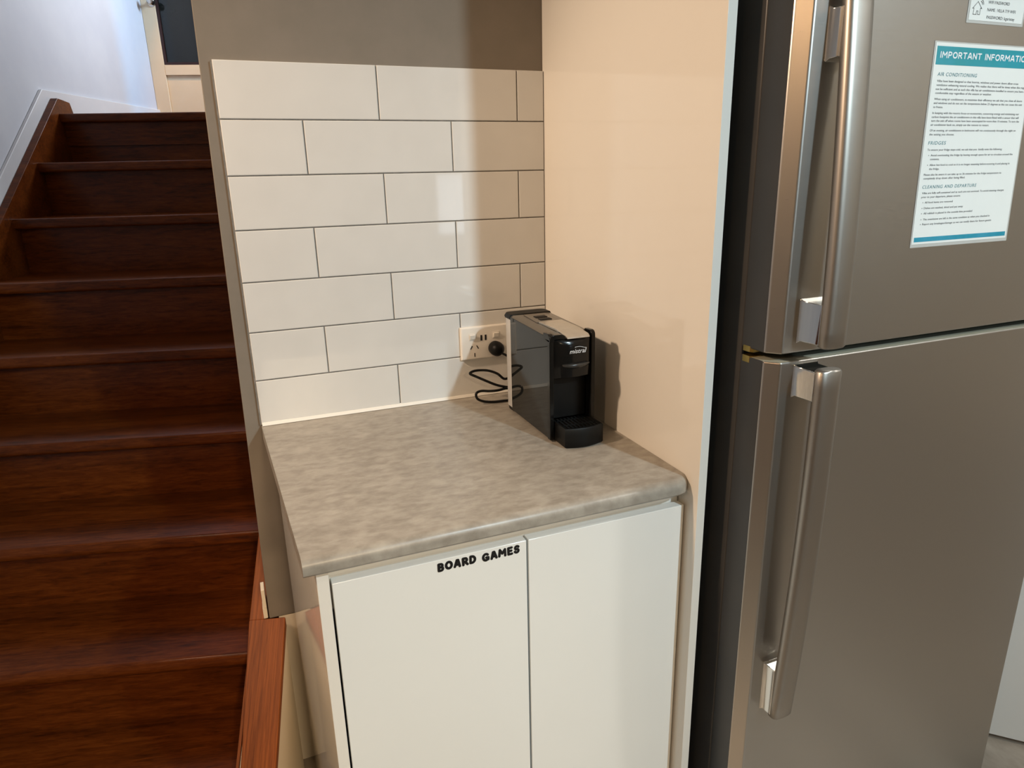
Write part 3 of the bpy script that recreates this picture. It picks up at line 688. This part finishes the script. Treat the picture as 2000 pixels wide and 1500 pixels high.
bm = B(); loft(bm, [rr(X0 + .003, X1 - .003, YB + .0005, YB + .034, .9015), rr(X0 + .002, X1 - .002, YB + .0005, YB + .036, .9095)])
link('tank_base', bm, M['blackplastic'], cm, off=c0, smooth=True, ang=50)

# ------------------------------------------------------------------ power outlet, plug and cord
ol = empty('power_outlet', (-.161, 0, 1.031), 'white double power outlet with USB ports on the tiles behind coffee machine', 'power outlet')
oo = ol.location
bm = B(); rings = []
for y, e in ((-.0006, 0), (-.0065, 0), (-.0090, .0020), (-.0098, .0050)):
    rings.append([(-.2195 + e, y, .992 + e), (-.1025 - e, y, .992 + e), (-.1025 - e, y, 1.070 - e), (-.2195 + e, y, 1.070 - e)])
loft(bm, rings); link('plate', bm, M['outlet'], ol, off=oo, bevel=.0015, seg=2)
for x in (-.1915, -.1335):
    bm = B(); box(bm, x - .0085, x + .0085, -.0108, -.0099, 1.0385, 1.0545); fr_ = link('switch_surround', bm, M['outlet'], ol, off=oo, bevel=.0004, seg=1)
    bm = B(); sideprism(bm, [(-.0109, 1.0410), (-.0128, 1.0412), (-.0150, 1.0515), (-.0109, 1.0520)], x - .0065, x + .0065); link('switch', bm, M['outlet'], fr_, off=oo, bevel=.0006, seg=2)
for x in (-.1695, -.1590):
    bm = B(); box(bm, x - .0022, x + .0022, -.0104, -.00985, 1.0360, 1.0490); link('usb_port', bm, M['dark'], ol, off=oo)
bm = B()
for cx_, cz_, a in ((-.1945, 1.0215, .5), (-.1795, 1.0215, -.5), (-.187, 1.0035, 0)):
    d = Vector((math.sin(a), math.cos(a))) * .0045; nrm = Vector((d.y, -d.x)).normalized() * .0011
    c_ = Vector((cx_, cz_)); sheet(bm, [tuple(c_ - d + nrm), tuple(c_ + d + nrm), tuple(c_ + d - nrm), tuple(c_ - d - nrm)], -.0099, -.0103)
link('socket_slots', bm, M['dark'], ol, off=oo)
pl = empty('power_plug', (-.137, -.012, 1.0175), 'black round plug with looping cord in the outlet beside coffee machine', 'plug')
p0 = pl.location
bm = B(); lathe(bm, (-.137, -.0105, 1.0155), [(.0, .0165), (-.010, .0175), (-.020, .0165), (-.028, .0125), (-.031, .006)], 'y', 28); 
link('plug_body', bm, M['blackplastic'], pl, off=p0, smooth=True, ang=60)
bm = B()
cord = [(-.137, -.034, 1.010), (-.120, -.045, 1.002), (-.100, -.055, .985), (-.108, -.057, .960), (-.131, -.056, .950), (-.148, -.054, .964), (-.168, -.051, .973), (-.187, -.048, .976), (-.204, -.048, .976), (-.214, -.051, .972),
        (-.202, -.055, .965), (-.180, -.058, .953), (-.155, -.060, .940), (-.134, -.062, .933), (-.118, -.062, .929), (-.124, -.064, .929), (-.136, -.066, .930), (-.153, -.066, .928), (-.173, -.066, .929), (-.194, -.066, .932), (-.206, -.067, .928), (-.2045, -.069, .916), (-.190, -.071, .908),
        (-.168, -.073, .9042), (-.145, -.075, .9038), (-.125, -.077, .9042), (-.108, -.079, .910), (-.102, -.083, .921), (-.100, -.092, .925), (-.100, -.1035, .925)]
tube(bm, cord, .0030, 12, 5); link('cord', bm, M['blackgloss'], pl, off=p0, smooth=True, ang=80)
